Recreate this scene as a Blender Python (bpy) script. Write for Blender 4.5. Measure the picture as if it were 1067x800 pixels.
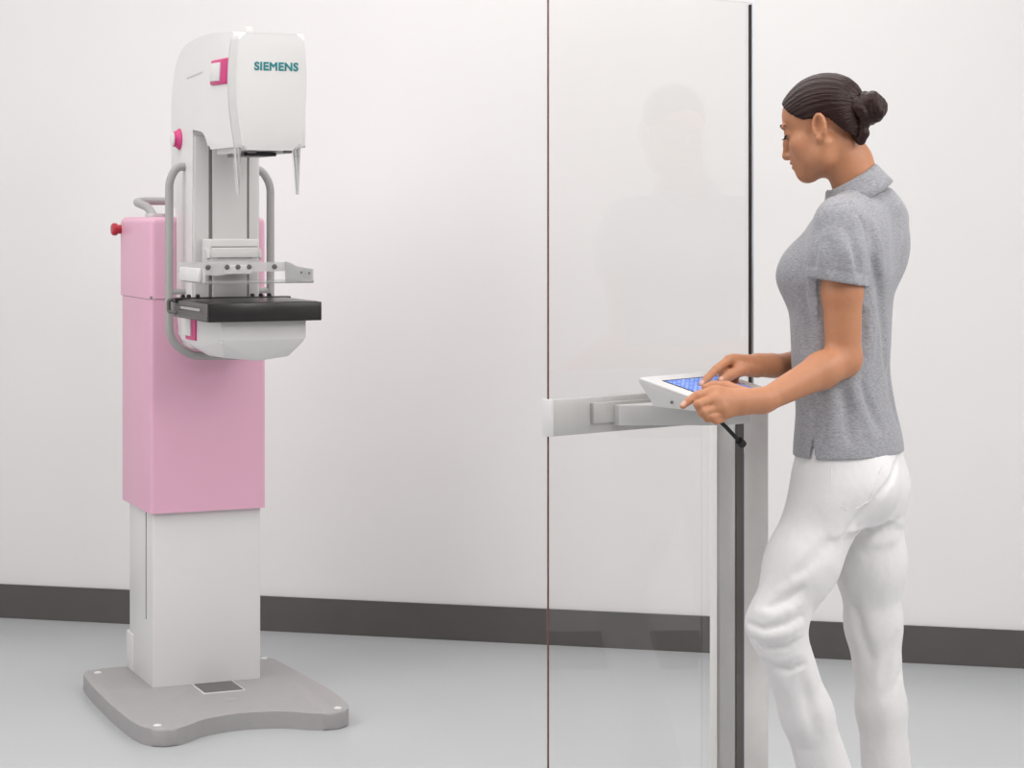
import bpy, bmesh, math, random
import numpy as np
from mathutils import Vector, Matrix

# ------------------------------------------------------------------ camera, world, lights, exposure
for o in list(bpy.data.objects):
    bpy.data.objects.remove(o, do_unlink=True)
SC = bpy.context.scene
COL = SC.collection
FPX, HOR, CAMH = 2256.0, 222.0, 1.45          # focal length in pixels (1067 px frame), horizon row, eye height
cam_d = bpy.data.cameras.new('camera')
cam = bpy.data.objects.new('camera', cam_d)
COL.objects.link(cam)
cam.location = (0, 0, CAMH)
cam.rotation_euler = (math.pi / 2, 0, 0)
cam_d.sensor_fit = 'HORIZONTAL'
cam_d.sensor_width = 36.0
cam_d.lens = FPX / 1067.0 * 36.0
cam_d.shift_y = -(400.0 - HOR) / 1067.0
cam_d.clip_end = 60
SC.camera = cam

world = bpy.data.worlds.new('world')
SC.world = world
world.use_nodes = True
world.node_tree.nodes['Background'].inputs[0].default_value = (1.0, 0.985, 0.97, 1)
world.node_tree.nodes['Background'].inputs[1].default_value = 0.3
SC.view_settings.view_transform = 'Standard'
SC.view_settings.look = 'None'
SC.view_settings.gamma = 1.0
SC.view_settings.use_curve_mapping = False
SC.view_settings.exposure = 0.13


def area_light(name, loc, target, sx, sy, power, color=(1, 1, 1)):
    d = bpy.data.lights.new(name, 'AREA')
    d.shape = 'RECTANGLE'
    d.size, d.size_y, d.energy, d.color = sx, sy, power, color
    o = bpy.data.objects.new(name, d)
    COL.objects.link(o)
    o.location = loc
    o.rotation_euler = (Vector(target) - Vector(loc)).to_track_quat('-Z', 'Y').to_euler()
    return o


area_light('ceiling_lamp', (-0.9, 4.9, 3.12), (-0.9, 4.9, 0), 4.6, 4.2, 96, (1, 0.985, 0.97))
area_light('left_soft_light', (-4.1, 3.4, 1.75), (0.2, 5.0, 1.2), 3.0, 2.4, 50, (1, 0.99, 0.985))  # broad soft light from the left; no window stands there
area_light('right_back_lamp', (2.4, 4.0, 2.3), (0.8, 4.7, 1.0), 0.9, 1.3, 20, (1, 0.99, 0.98))
area_light('post_fill_light', (1.9, 2.2, 2.7), (0.6, 4.7, 0.7), 0.9, 0.9, 26, (1, 0.99, 0.98))  # added fill that brightens the shield post, not a lamp of the room


# ------------------------------------------------------------------ helpers
def W(x, y, Y):
    """point seen at pixel (x, y), lying Y metres in front of the camera"""
    return Vector(((x - 533.5) / FPX * Y, Y, CAMH - (y - HOR) / FPX * Y))


def srgb(r, g, b):
    def c(v):
        v /= 255.0
        return v / 12.92 if v <= 0.04045 else ((v + 0.055) / 1.055) ** 2.4
    return (c(r), c(g), c(b), 1.0)


def material(name, col, rough=0.5, metal=0.0, var=0.03, nscale=30.0, bump=0.0, bscale=200.0,
             spec=0.5, coat=0.0, stretch=None, bdist=0.002):
    m = bpy.data.materials.new(name)
    m.use_nodes = True
    nt = m.node_tree
    b = nt.nodes['Principled BSDF']
    b.inputs['Roughness'].default_value = rough
    b.inputs['Metallic'].default_value = metal
    b.inputs['Specular IOR Level'].default_value = spec
    if coat:
        b.inputs['Coat Weight'].default_value = coat
        b.inputs['Coat Roughness'].default_value = 0.1
    tc = nt.nodes.new('ShaderNodeTexCoord')
    src = tc.outputs['Object']
    if stretch:
        mp = nt.nodes.new('ShaderNodeMapping')
        mp.inputs['Scale'].default_value = stretch
        nt.links.new(src, mp.inputs['Vector'])
        src = mp.outputs['Vector']
    n = nt.nodes.new('ShaderNodeTexNoise')
    n.inputs['Scale'].default_value = nscale
    n.inputs['Detail'].default_value = 3
    nt.links.new(src, n.inputs['Vector'])
    r = nt.nodes.new('ShaderNodeValToRGB')
    r.color_ramp.elements[0].position = 0.3
    r.color_ramp.elements[1].position = 0.7
    r.color_ramp.elements[0].color = tuple(c * (1 - var) for c in col[:3]) + (1,)
    r.color_ramp.elements[1].color = tuple(min(1, c * (1 + var)) for c in col[:3]) + (1,)
    nt.links.new(n.outputs['Fac'], r.inputs['Fac'])
    nt.links.new(r.outputs['Color'], b.inputs['Base Color'])
    if bump:
        n2 = nt.nodes.new('ShaderNodeTexNoise')
        n2.inputs['Scale'].default_value = bscale
        n2.inputs['Detail'].default_value = 2
        nt.links.new(src, n2.inputs['Vector'])
        bp = nt.nodes.new('ShaderNodeBump')
        bp.inputs['Strength'].default_value = bump
        bp.inputs['Distance'].default_value = bdist
        nt.links.new(n2.outputs['Fac'], bp.inputs['Height'])
        nt.links.new(bp.outputs['Normal'], b.inputs['Normal'])
    return m


def clear_material(name, tint, rough=0.02, haze=0.0, ior=1.45):
    """thin clear sheet: lets light straight through, reflects by Fresnel"""
    m = bpy.data.materials.new(name)
    m.use_nodes = True
    nt = m.node_tree
    for n in list(nt.nodes):
        nt.nodes.remove(n)
    out = nt.nodes.new('ShaderNodeOutputMaterial')
    tr = nt.nodes.new('ShaderNodeBsdfTransparent')
    tr.inputs[0].default_value = tint
    gl = nt.nodes.new('ShaderNodeBsdfGlossy')
    gl.inputs['Roughness'].default_value = rough
    fr = nt.nodes.new('ShaderNodeFresnel')
    fr.inputs['IOR'].default_value = ior
    mx = nt.nodes.new('ShaderNodeMixShader')
    nt.links.new(fr.outputs[0], mx.inputs[0])
    nt.links.new(tr.outputs[0], mx.inputs[1])
    nt.links.new(gl.outputs[0], mx.inputs[2])
    last = mx
    if haze:
        df = nt.nodes.new('ShaderNodeBsdfDiffuse')
        df.inputs[0].default_value = (0.85, 0.85, 0.85, 1)
        tn = nt.nodes.new('ShaderNodeTexNoise')
        tn.inputs['Scale'].default_value = 20
        mr = nt.nodes.new('ShaderNodeMapRange')
        mr.inputs['To Min'].default_value = haze * 0.9
        mr.inputs['To Max'].default_value = haze * 1.1
        nt.links.new(tn.outputs['Fac'], mr.inputs['Value'])
        m2 = nt.nodes.new('ShaderNodeMixShader')
        nt.links.new(mr.outputs['Result'], m2.inputs[0])
        nt.links.new(mx.outputs[0], m2.inputs[1])
        nt.links.new(df.outputs[0], m2.inputs[2])
        last = m2
    nt.links.new(last.outputs[0], out.inputs[0])
    return m


M = {
    'wall': material('white_wall_paint', (0.80, 0.785, 0.78, 1), 0.75, var=0.012, nscale=1.6, bump=0.03, bscale=240),
    'wallgrey': material('wall_dimmed_to_cut_fill', (0.42, 0.41, 0.41, 1), 0.75, var=0.012, nscale=1.6),  # wall colour darkened to weaken the fill on camera-facing sides
    'floor': material('pale_grey_vinyl', srgb(186, 189, 191), 0.32, var=0.03, nscale=1.1, bump=0.015, bscale=60),
    'base': material('charcoal_baseboard', srgb(84, 81, 80), 0.5, var=0.05, nscale=8),
    'white': material('white_lacquer', (0.74, 0.73, 0.725, 1), 0.38, var=0.01, nscale=6),
    'white2': material('shaded_warm_white', (0.66, 0.65, 0.64, 1), 0.42, var=0.01, nscale=6),  # warm white darkened so the head front carries its shade in the colour
    'lgrey': material('light_grey_lacquer', (0.62, 0.61, 0.60, 1), 0.45, var=0.015, nscale=6),
    'pink': material('pastel_pink_lacquer', srgb(226, 174, 196), 0.42, var=0.015, nscale=4),
    'magenta': material('magenta_plastic', srgb(206, 58, 124), 0.4, var=0.03, nscale=20),
    'red': material('red_plastic', srgb(178, 36, 54), 0.35, var=0.03, nscale=20),
    'grey': material('grey_base_lacquer', srgb(164, 161, 162), 0.5, var=0.02, nscale=30, bump=0.05, bscale=700),
    'tube': material('grey_tube_lacquer', srgb(166, 164, 163), 0.4, var=0.02, nscale=20),
    'black': material('black_carbon', srgb(34, 30, 31), 0.28, var=0.08, nscale=12),
    'dgrey': material('dark_grey_plastic', srgb(98, 94, 93), 0.45, var=0.05, nscale=40),
    'groove': material('dark_groove', srgb(120, 116, 114), 0.6, var=0.05, nscale=40),
    'teal': material('teal_print', srgb(0, 124, 128), 0.5, var=0.02),
    'print': material('grey_print', srgb(190, 188, 188), 0.5, var=0.02),
    'alu': material('brushed_aluminium', srgb(200, 199, 197), 0.38, metal=0.25, var=0.03, nscale=40, stretch=(1, 1, 0.05)),
    'post': material('post_grey', srgb(241, 239, 237), 0.42, var=0.02, nscale=30),
    'postdark': material('post_groove', srgb(108, 104, 101), 0.5, var=0.03, nscale=30),
    'gedge': material('brown_glass_edge', srgb(112, 78, 70), 0.25, var=0.08, nscale=30),
    'gedge2': material('dark_glass_edge', srgb(62, 52, 46), 0.25, var=0.08, nscale=30),
    'gtrim': material('pale_blue_edge_trim', srgb(206, 214, 222), 0.25, var=0.03, nscale=30),
    'glass': clear_material('shield_glass', (0.99, 0.988, 0.986, 1), 0.0, 0.0, 1.3),
    'acryl': clear_material('clear_acrylic', (0.97, 0.97, 0.97, 1), 0.03, 0.10),
    'visor': clear_material('clear_visor', (1, 1, 1, 1), 0.03, 0.10, 1.05),
    'acryl2': clear_material('frosted_acrylic', (0.96, 0.96, 0.96, 1), 0.1, 0.5),
    'cable': material('black_rubber', srgb(30, 29, 30), 0.6, var=0.05),
    'lash': material('black_lash', srgb(28, 20, 20), 0.6, var=0.1),
    'eye': material('eye_white', srgb(225, 218, 212), 0.2, var=0.02),
    'shoe': material('white_shoe_leather', srgb(225, 224, 222), 0.5, var=0.03),
    'bezel': material('dark_blue_screen_edge', srgb(28, 32, 52), 0.25, var=0.05),
}


def finish(name, bm, mat, parent=None, smooth=False, angle=None):
    me = bpy.data.meshes.new(name)
    bmesh.ops.recalc_face_normals(bm, faces=bm.faces)
    bm.to_mesh(me)
    bm.free()
    o = bpy.data.objects.new(name, me)
    COL.objects.link(o)
    me.materials.append(M[mat] if isinstance(mat, str) else mat)
    if smooth:
        me.polygons.foreach_set('use_smooth', [True] * len(me.polygons))
        if angle:
            me.set_sharp_from_angle(angle=math.radians(angle))
    if parent:
        o.parent = parent
    return o


def tag(o, label=None, cat=None, group=None, kind=None):
    for k, v in (('label', label), ('category', cat), ('group', group), ('kind', kind)):
        if v:
            o[k] = v
    return o


def empty(name, loc, rz=0.0):
    o = bpy.data.objects.new(name, None)
    COL.objects.link(o)
    o.location = loc
    o.rotation_euler = (0, 0, rz)
    o.empty_display_size = 0.1
    return o


def bm_box(x0, x1, y0, y1, z0, z1, bev=0.0, seg=3, bm=None, edges=None):
    b = bmesh.new()
    bmesh.ops.create_cube(b, size=1.0)
    for v in b.verts:
        v.co = Vector(((x0 + x1) / 2 + v.co.x * (x1 - x0), (y0 + y1) / 2 + v.co.y * (y1 - y0),
                       (z0 + z1) / 2 + v.co.z * (z1 - z0)))
    if bev:
        es = list(b.edges) if edges is None else [e for e in b.edges if edges(e)]
        bmesh.ops.bevel(b, geom=es, offset=bev, segments=seg, affect='EDGES', profile=0.5)
    if bm is None:
        return b
    return join(bm, b)


def join(bm, other):
    me = bpy.data.meshes.new('tmp')
    other.to_mesh(me)
    other.free()
    bm.from_mesh(me)
    bpy.data.meshes.remove(me)
    return bm


def box(name, x0, x1, y0, y1, z0, z1, mat, parent, bev=0.003, seg=3):
    return finish(name, bm_box(x0, x1, y0, y1, z0, z1, bev, seg), mat, parent, True, 40)


def bm_prism(pts, axis, a0, a1, bev=0.0, seg=3):
    """polygon in the plane normal to axis, extruded from a0 to a1. pts: 2-D in the two other axes (x,y)/(x,z)/(y,z)"""
    def mk(p, a):
        return {'x': Vector((a, p[0], p[1])), 'y': Vector((p[0], a, p[1])), 'z': Vector((p[0], p[1], a))}[axis]
    bm = bmesh.new()
    lo = [bm.verts.new(mk(p, a0)) for p in pts]
    hi = [bm.verts.new(mk(p, a1)) for p in pts]
    n = len(pts)
    f0 = bm.faces.new(lo)
    f1 = bm.faces.new(hi)
    for i in range(n):
        bm.faces.new((lo[i], lo[(i + 1) % n], hi[(i + 1) % n], hi[i]))
    if bev:
        es = set(f0.edges) | set(f1.edges)
        bmesh.ops.bevel(bm, geom=list(es), offset=bev, segments=seg, affect='EDGES', profile=0.5)
    return bm


def round_poly(pts, r, n=5):
    """round every corner of a polygon"""
    out = []
    N = len(pts)
    for i in range(N):
        p0, p1, p2 = Vector(pts[i - 1]), Vector(pts[i]), Vector(pts[(i + 1) % N])
        rr = r[i] if isinstance(r, (list, tuple)) else r
        d0, d1 = (p0 - p1), (p2 - p1)
        a = min(rr, d0.length * 0.49, d1.length * 0.49)
        if a < 1e-5:
            out.append(tuple(p1))
            continue
        s, e = p1 + d0.normalized() * a, p1 + d1.normalized() * a
        for k in range(n + 1):
            t = k / n
            q = s * (1 - t) ** 2 + p1 * 2 * t * (1 - t) + e * t ** 2
            out.append(tuple(q))
    return out


def smooth_path(pts, r, n=8):
    pts = [Vector(p) for p in pts]
    out = [pts[0]]
    for i in range(1, len(pts) - 1):
        p0, p1, p2 = pts[i - 1], pts[i], pts[i + 1]
        a = min(r, (p0 - p1).length * 0.49, (p2 - p1).length * 0.49)
        s, e = p1 + (p0 - p1).normalized() * a, p1 + (p2 - p1).normalized() * a
        for k in range(n + 1):
            t = k / n
            out.append(s * (1 - t) ** 2 + p1 * 2 * t * (1 - t) + e * t ** 2)
    out.append(pts[-1])
    return out


def bm_tube(path, rad, seg=16, bm=None):
    b = bm or bmesh.new()
    path = [Vector(p) for p in path]
    n = len(path)
    T = [(path[min(i + 1, n - 1)] - path[max(i - 1, 0)]).normalized() for i in range(n)]
    up = Vector((0, 0, 1)) if abs(T[0].z) < 0.9 else Vector((1, 0, 0))
    N = (up - T[0] * up.dot(T[0])).normalized()
    rings = []
    for i in range(n):
        N = (N - T[i] * N.dot(T[i])).normalized()
        B = T[i].cross(N)
        r = rad(i / (n - 1)) if callable(rad) else rad
        rings.append([b.verts.new(path[i] + (N * math.cos(2 * math.pi * k / seg) + B * math.sin(2 * math.pi * k / seg)) * r)
                      for k in range(seg)])
    for i in range(n - 1):
        for k in range(seg):
            b.faces.new((rings[i][k], rings[i][(k + 1) % seg], rings[i + 1][(k + 1) % seg], rings[i + 1][k]))
    b.faces.new(rings[0])
    b.faces.new(rings[-1])
    return b


def tube(name, path, rad, mat, parent, seg=16):
    return finish(name, bm_tube(path, rad, seg), mat, parent, True, 50)


def bm_lathe(profile, seg=28):
    """profile: (radius, height) pairs about z"""
    b = bmesh.new()
    rings = [[b.verts.new((r * math.cos(2 * math.pi * k / seg), r * math.sin(2 * math.pi * k / seg), h)) for k in range(seg)]
             for r, h in profile]
    for i in range(len(rings) - 1):
        for k in range(seg):
            b.faces.new((rings[i][k], rings[i][(k + 1) % seg], rings[i + 1][(k + 1) % seg], rings[i + 1][k]))
    b.faces.new(rings[0])
    b.faces.new(rings[-1])
    return b


def lathe(name, profile, loc, axis, mat, parent, seg=28):
    b = bm_lathe(profile, seg)
    q = Vector((0, 0, 1)).rotation_difference(Vector(axis).normalized())
    for v in b.verts:
        v.co = q @ v.co + Vector(loc)
    return finish(name, b, mat, parent, True, 35)


def hull(name, pts, mat, parent, bev=0.004, seg=3):
    b = bmesh.new()
    for p in pts:
        b.verts.new(p)
    r = bmesh.ops.convex_hull(b, input=b.verts)
    bmesh.ops.delete(b, geom=[g for g in r['geom_interior'] if isinstance(g, bmesh.types.BMVert)], context='VERTS')
    bmesh.ops.dissolve_limit(b, angle_limit=math.radians(2), verts=b.verts, edges=b.edges)
    if bev:
        bmesh.ops.bevel(b, geom=list(b.edges), offset=bev, segments=seg, affect='EDGES', profile=0.5)
    return finish(name, b, mat, parent, True, 35)


# ------------------------------------------------------------------ the room
def struct(o):
    o['kind'] = 'structure'
    return o


def wall_slab(name, p0, p1, z0, z1, thick, mat):
    """upright slab whose visible face runs p0 -> p1; thickness goes to the left of that direction"""
    p0, p1 = Vector(p0), Vector(p1)
    d = (p1 - p0).normalized()
    n = Vector((-d.y, d.x))
    q = [p0, p1, p1 + n * thick, p0 + n * thick]
    return struct(finish(name, bm_prism([tuple(v) for v in q], 'z', z0, z1), mat))


BW = Vector((-1.838, 7.774))
BD = (Vector((1.6328, 6.904)) - BW).normalized()       # direction of the back wall, to the right
BN = Vector((-BD.y, BD.x))                              # away from the camera
cornerR = BW + BD * 5.15
cornerL = BW - BD * 3.0
frontR = cornerR - BN * 8.2
frontL = cornerL - BN * 8.2
CEIL = 3.15
wall_slab('wall_back', cornerL - BD * 0.15, cornerR + BD * 0.15, -0.1, CEIL, 0.12, 'wall')
wall_slab('wall_right', cornerR, frontR, -0.1, CEIL, 0.12, 'wall')
wall_slab('wall_left', frontL, cornerL, -0.1, CEIL, 0.12, 'wall')
wall_slab('wall_front', frontR + BD * 0.15, frontL - BD * 0.15, -0.1, CEIL, 0.12, 'wallgrey')  # unseen wall, made grey to throw back less light
g = BN * 0.002
wall_slab('baseboard_back', cornerL - BN * 0.012, cornerR - BN * 0.012, 0.0, 0.12, 0.011, 'base')
wall_slab('baseboard_right', cornerR - BD * 0.012 - BN * 0.012, frontR - BD * 0.012, 0.0, 0.12, 0.011, 'base')
wall_slab('baseboard_left', frontL + BD * 0.012, cornerL + BD * 0.012 - BN * 0.012, 0.0, 0.12, 0.011, 'base')
fl = [tuple(v) for v in (cornerL + BN * .1 - BD * .1, cornerR + BN * .1 + BD * .1, frontR - BN * .1 + BD * .1, frontL - BN * .1 - BD * .1)]
struct(finish('floor', bm_prism(fl, 'z', -0.1, 0.0), 'floor'))
struct(finish('ceiling', bm_prism(fl, 'z', CEIL, CEIL + 0.1), 'wall'))

# ------------------------------------------------------------------ the mammography machine
MA = math.radians(23.4)
MC = Vector((-0.8725, 6.336))
MU = Vector((math.cos(MA), math.sin(MA)))
MV = Vector((-math.sin(MA), math.cos(MA)))


def mground(x, y, z):
    """machine-local x, y of the point at height z seen at a pixel"""
    Y = (CAMH - z) * FPX / (y - HOR)
    p = Vector(((x - 533.5) / FPX * Y, Y)) - MC
    return p.dot(MU), p.dot(MV)


mam = empty('mammography_machine', (MC.x, MC.y, 0), MA)
tag(mam, 'tall white and pastel pink mammography machine standing on a grey base plate', 'mammography machine')

PT = 0.048
outline = [mground(*p, PT) for p in ((88, 706), (96, 702), (150, 688))]
outline = [(-0.335, 0.36), (-0.325, 0.43), (-0.28, 0.462), (0.28, 0.462), (0.335, 0.42), (0.342, 0.30), (0.350, 0.10),
           (0.347, -0.10), (0.338, -0.25), (0.325, -0.345), (0.295, -0.395), (0.245, -0.41), (0.195, -0.39), (0.13, -0.33),
           (0.06, -0.295), (0.0, -0.285), (-0.06, -0.295), (-0.13, -0.33), (-0.195, -0.39), (-0.245, -0.415),
           (-0.29, -0.405), (-0.322, -0.36), (-0.338, -0.25), (-0.345, -0.05), (-0.343, 0.2)]
outline = [(x * (0.90 if y > 0.3 else 0.90 + 0.02 * (0.3 - y)), y) for x, y in outline]
outline = [(x * (1.03 if x > 0.15 and y < 0 else 1), y * (0.955 if y < -0.3 else 1)) for x, y in outline]
outline = round_poly(outline, 0.05, 3)
bm = bm_prism(outline, 'z', 0.0, PT, 0.006, 2)
base = finish('base_plate', bm, 'grey', mam, True, 40)
for px_, py_ in ((102, 701), (164, 756), (352, 738), (275, 686)):
    x, y = mground(px_, py_, PT)
    lathe('bolt_cover', [(0.012, 0), (0.0115, 0.003), (0.008, 0.005)], (x, y, PT - 0.001), (0, 0, 1), 'white', mam, 18)
a = [mground(*p, PT) for p in ((197, 712), (240, 708), (252, 719), (212, 723.5))]
x0, x1 = min(p[0] for p in a), max(p[0] for p in a)
y0 = min(p[1] for p in a)
fr = box('display_frame', x0, x1, y0, 0.115, PT - 0.002, PT + 0.003, 'lgrey', mam, 0.001, 1)
box('display_glass', x0 + 0.006, x1 - 0.006, y0 + 0.006, 0.114, PT - 0.001, PT + 0.0045, 'dgrey', fr, 0.001, 1)
x, y = mground(240, 728.5, PT)
lathe('round_cover', [(0.022, 0), (0.022, 0.0012), (0.020, 0.0018)], (x, y, PT - 0.0005), (0, 0, 1), 'tube', mam, 28)

# lower column and the pink lift housing
box('column', -0.150, 0.180, 0.127, 0.42, PT - 0.002, 0.62, 'white', mam, 0.004)
box('column_seam', -0.1515, -0.149, 0.205, 0.209, PT + 0.19, 0.60, 'groove', mam, 0.0)
box('cable_box', -0.1525, 0.183, 0.37, 0.455, PT - 0.002, 0.165, 'white', mam, 0.006)
vert = lambda e: abs((e.verts[0].co - e.verts[1].co).z) > 0.05
b = bm_box(-0.163, 0.190, 0.105, 0.470, 0.565, 1.195, 0.013, 4, None, vert)
finish('pink_housing', b, 'pink', mam, True, 40)
b = bm_box(-0.164, 0.191, 0.104, 0.495, 1.1968, 1.438, 0.020, 5, None, lambda e: not (e.verts[0].co.z < 1.25 and e.verts[1].co.z < 1.25))
finish('pink_hood', b, 'pink', mam, True, 40)
box('seam_strip', -0.1625, 0.1895, 0.1065, 0.469, 1.193, 1.201, 'groove', mam, 0.012)
sb = lathe('stop_button', [(0.014, 0), (0.014, 0.012), (0.019, 0.013), (0.0195, 0.024), (0.015, 0.029), (0.004, 0.030)],
           (-0.164, 0.475, 1.40), (-1, 0, 0), 'red', mam, 24)
hp = smooth_path([(-0.125, 0.20, 1.436), (-0.135, 0.25, 1.468), (-0.135, 0.43, 1.487), (0.165, 0.43, 1.487), (0.165, 0.25, 1.468), (0.155, 0.20, 1.436)], 0.06, 8)
ph = tube('push_handle', hp, 0.0125, 'tube', mam)
for x in (-0.125, 0.155):
    b = bm_prism(round_poly([(x - 0.025, 0.165), (x + 0.025, 0.165), (x + 0.025, 0.235), (x - 0.025, 0.235)], 0.015, 4), 'z', 1.436, 1.449, 0.003, 2)
    finish('handle_foot', b, 'lgrey', ph, True, 40)

# the C-shaped arm
SX0, SX1 = -0.086, 0.112
prof = [(-0.520, 1.938), (-0.30, 1.952), (-0.08, 1.950), (0.05, 1.930), (0.130, 1.870), (0.162, 1.765), (0.160, 1.475),
        (0.100, 1.455), (0.100, 1.12), (0.05, 1.07), (-0.085, 1.06), (-0.085, 1.690), (-0.186, 1.680), (-0.215, 1.667), (-0.257, 1.628), (-0.520, 1.628)]
prof = round_poly(prof, [0.02, 0.05, 0.1, 0.06, 0.06, 0.06, 0.02, 0.02, 0.03, 0.03, 0.002, 0.002, 0.02, 0.02, 0.015, 0.004], 4)
arm = finish('c_arm', bm_prism(prof, 'x', SX0, SX1, 0.010, 3), 'white', mam, True, 40)
box('spine_panel', SX0 + 0.006, SX1 - 0.006, -0.089, -0.083, 1.10, 1.672, 'lgrey', mam, 0.002, 2)  # white spine greyed a little: front-face shade put into the colour
box('slide_panel', -0.030, 0.072, -0.098, -0.086, 1.12, 1.655, 'lgrey', mam, 0.002, 2)
for x in (-0.035, 0.076):
    box('guide_slot', x - 0.005, x + 0.004, -0.0905, -0.088, 1.12, 1.66, 'groove', mam, 0.0)

# tube head cover with barrel-shaped front
ho = []
for t in np.linspace(0, 1, 9):
    z = 1.932 - t * (1.932 - 1.618)
    ho.append((z, 0.080 + 0.021 * math.sin(math.pi * min(1, 0.14 + t * 0.80)) - 0.005 * t))
outl = [(-0.005 + w, z) for z, w in ho] + [(-0.005 - w, z) for z, w in reversed(ho)]
rr = [0.022] + [0.02] * 7 + [0.028] + [0.012] + [0.02] * 7 + [0.022]
outl = round_poly(outl, rr, 4)
bmh = bm_prism(outl, 'y', -0.588, -0.506, 0.009, 4)
hc = finish('tube_head_cover', bmh, 'white2', mam, True, 40)  # shade of the front face is put into this cover's colour
b = bm_prism([((x + 0.005) * 1.012 - 0.005, (z - 1.775) * 1.008 + 1.775) for x, z in outl], 'y', -0.515, -0.511, 0.0)
finish('cover_seam', b, 'lgrey', mam)
fd = bpy.data.curves.new('logo_lettering', 'FONT')
fd.body = 'SIEMENS'
fd.size = 0.030
fd.bevel_depth = 0.0012
fd.bevel_resolution = 1
fd.extrude = 0.0001
fd.space_character = 1.08
fo = bpy.data.objects.new('logo_tmp', fd)
COL.objects.link(fo)
bpy.context.view_layer.update()
me = bpy.data.meshes.new_from_object(fo.evaluated_get(bpy.context.evaluated_depsgraph_get()))
bpy.data.objects.remove(fo)
xs = [v.co.x for v in me.vertices]
ys = [v.co.y for v in me.vertices]
x0, x1, y0, y1 = min(xs), max(xs), min(ys), max(ys)
for v in me.vertices:
    c = v.co.copy()
    v.co = Vector((-0.053 + (c.x - x0) / (x1 - x0) * 0.123, -0.5885 - c.z, 1.831 + (c.y - y0) / (y1 - y0) * 0.0235))
lo = bpy.data.objects.new('logo_lettering', me)
COL.objects.link(lo)
me.materials.append(M['teal'])
lo.parent = hc
# magenta switch panel and knob on the side, small print, cap on top
sp = hull('switch_panel', [(SX0 + 0.004, y, z) for y, z in ((-0.285, 1.803), (-0.450, 1.800), (-0.470, 1.875), (-0.300, 1.877))]
          + [(SX0 - 0.007, y, z) for y, z in ((-0.292, 1.808), (-0.448, 1.805), (-0.464, 1.870), (-0.304, 1.872))], 'magenta', mam, 0.002, 2)
hull('switch_key', [(SX0 - x, y, z) for x in (0.004, 0.011) for y, z in ((-0.300, 1.816), (-0.395, 1.813), (-0.405, 1.863), (-0.312, 1.865))], 'white', sp, 0.002, 2)
kn = lathe('side_knob', [(0.030, 0), (0.0315, 0.004), (0.027, 0.008), (0.0225, 0.016), (0.0225, 0.021)], (SX0 + 0.001, 0.062, 1.667), (-1, 0, 0), 'magenta', mam, 32)
lathe('knob_cap', [(0.0215, 0), (0.0215, 0.0035), (0.017, 0.006), (0.002, 0.0065)], (SX0 - 0.019, 0.062, 1.667), (-1, 0, 0), 'white', kn, 32)
hull('nameplate', [(SX0 + x, y, z) for x in (-0.0006, 0.0015) for y, z in ((-0.02, 1.838), (-0.02, 1.843), (-0.19, 1.851), (-0.19, 1.846))], 'print', mam, 0.0)
lathe('top_cap', [(0.012, 0), (0.012, 0.016), (0.009, 0.022), (0.002, 0.023)], (0.0, -0.36, 1.945), (0, 0, 1), 'lgrey', mam, 20)
# collimator plates under the head
box('collimator', -0.075, 0.075, -0.50, -0.30, 1.612, 1.632, 'lgrey', mam, 0.004)
box('collimator_plate', -0.062, 0.030, -0.52, -0.36, 1.604, 1.614, 'black', mam, 0.002)
for x in (-0.055, 0.045):
    box('latch', x - 0.010, x + 0.010, -0.584, -0.560, 1.611, 1.622, 'dgrey', mam, 0.002)
# clear face shield arms
for x, s in ((-0.088, 1), (0.078, -1)):
    pts = [(-0.575, 1.625), (-0.505, 1.625), (-0.520, 1.57), (-0.535, 1.50), (-0.560, 1.50), (-0.568, 1.57)]
    b = bm_prism(pts, 'x', x - 0.0025, x + 0.0025)
    finish('face_shield_wing', b, 'visor', mam)

# grab bar looping down both sides of the arm
gp = smooth_path([(SX0 + 0.004, 0.005, 1.586), (-0.112, 0.0, 1.583), (-0.133, 0.0, 1.545), (-0.133, 0.0, 1.085), (-0.075, 0.0, 1.034), (0.10, 0.0, 1.030),
                  (0.172, 0.0, 1.085), (0.172, 0.0, 1.535), (0.145, 0.0, 1.577), (SX1 - 0.004, 0.005, 1.583)], 0.06, 8)
gb = tube('grab_bar', gp, 0.0118, 'tube', mam, 18)
tube('bar_bracket', [(-0.130, 0, 1.222), (SX0 + 0.004, 0, 1.222)], 0.0085, 'tube', gb)
tube('bar_bracket', [(0.169, 0, 1.222), (SX1 - 0.004, 0, 1.222)], 0.0085, 'tube', gb)

# compression carriage and clear paddle
car = box('compression_carriage', -0.062, 0.086, -0.175, -0.092, 1.300, 1.376, 'white2', mam, 0.005)
box('carriage_lip', -0.056, 0.080, -0.182, -0.172, 1.322, 1.352, 'white2', car, 0.003)
box('carriage_slot', -0.040, 0.062, -0.1835, -0.178, 1.322, 1.324, 'groove', car, 0.0)
box('carriage_slot', -0.056, 0.080, -0.1765, -0.174, 1.353, 1.355, 'groove', car, 0.0)
for x in (-0.064, 0.088):
    hull('release_hook', [(x + dx, y, z) for dx in (-0.004, 0.004) for y, z in ((-0.13, 1.352), (-0.172, 1.345), (-0.178, 1.322), (-0.165, 1.318), (-0.14, 1.33))], 'lgrey', car, 0.001, 1)
box('carriage_stem', -0.030, 0.055, -0.21, -0.12, 1.276, 1.305, 'white2', car, 0.004)
pad = box('paddle_plate', -0.153, 0.156, -0.455, -0.205, 1.2575, 1.2610, 'acryl', mam, 0.0)
b = bm_box(-0.153, -0.1495, -0.455, -0.205, 1.260, 1.300)
finish('paddle_wall', b, 'acryl2', pad)
b = bm_prism([(-0.205, 1.260), (-0.205, 1.312), (-0.26, 1.308), (-0.31, 1.300), (-0.455, 1.296), (-0.455, 1.262)], 'x', 0.1525, 0.156)
finish('paddle_wall', b, 'acryl2', pad)
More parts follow.
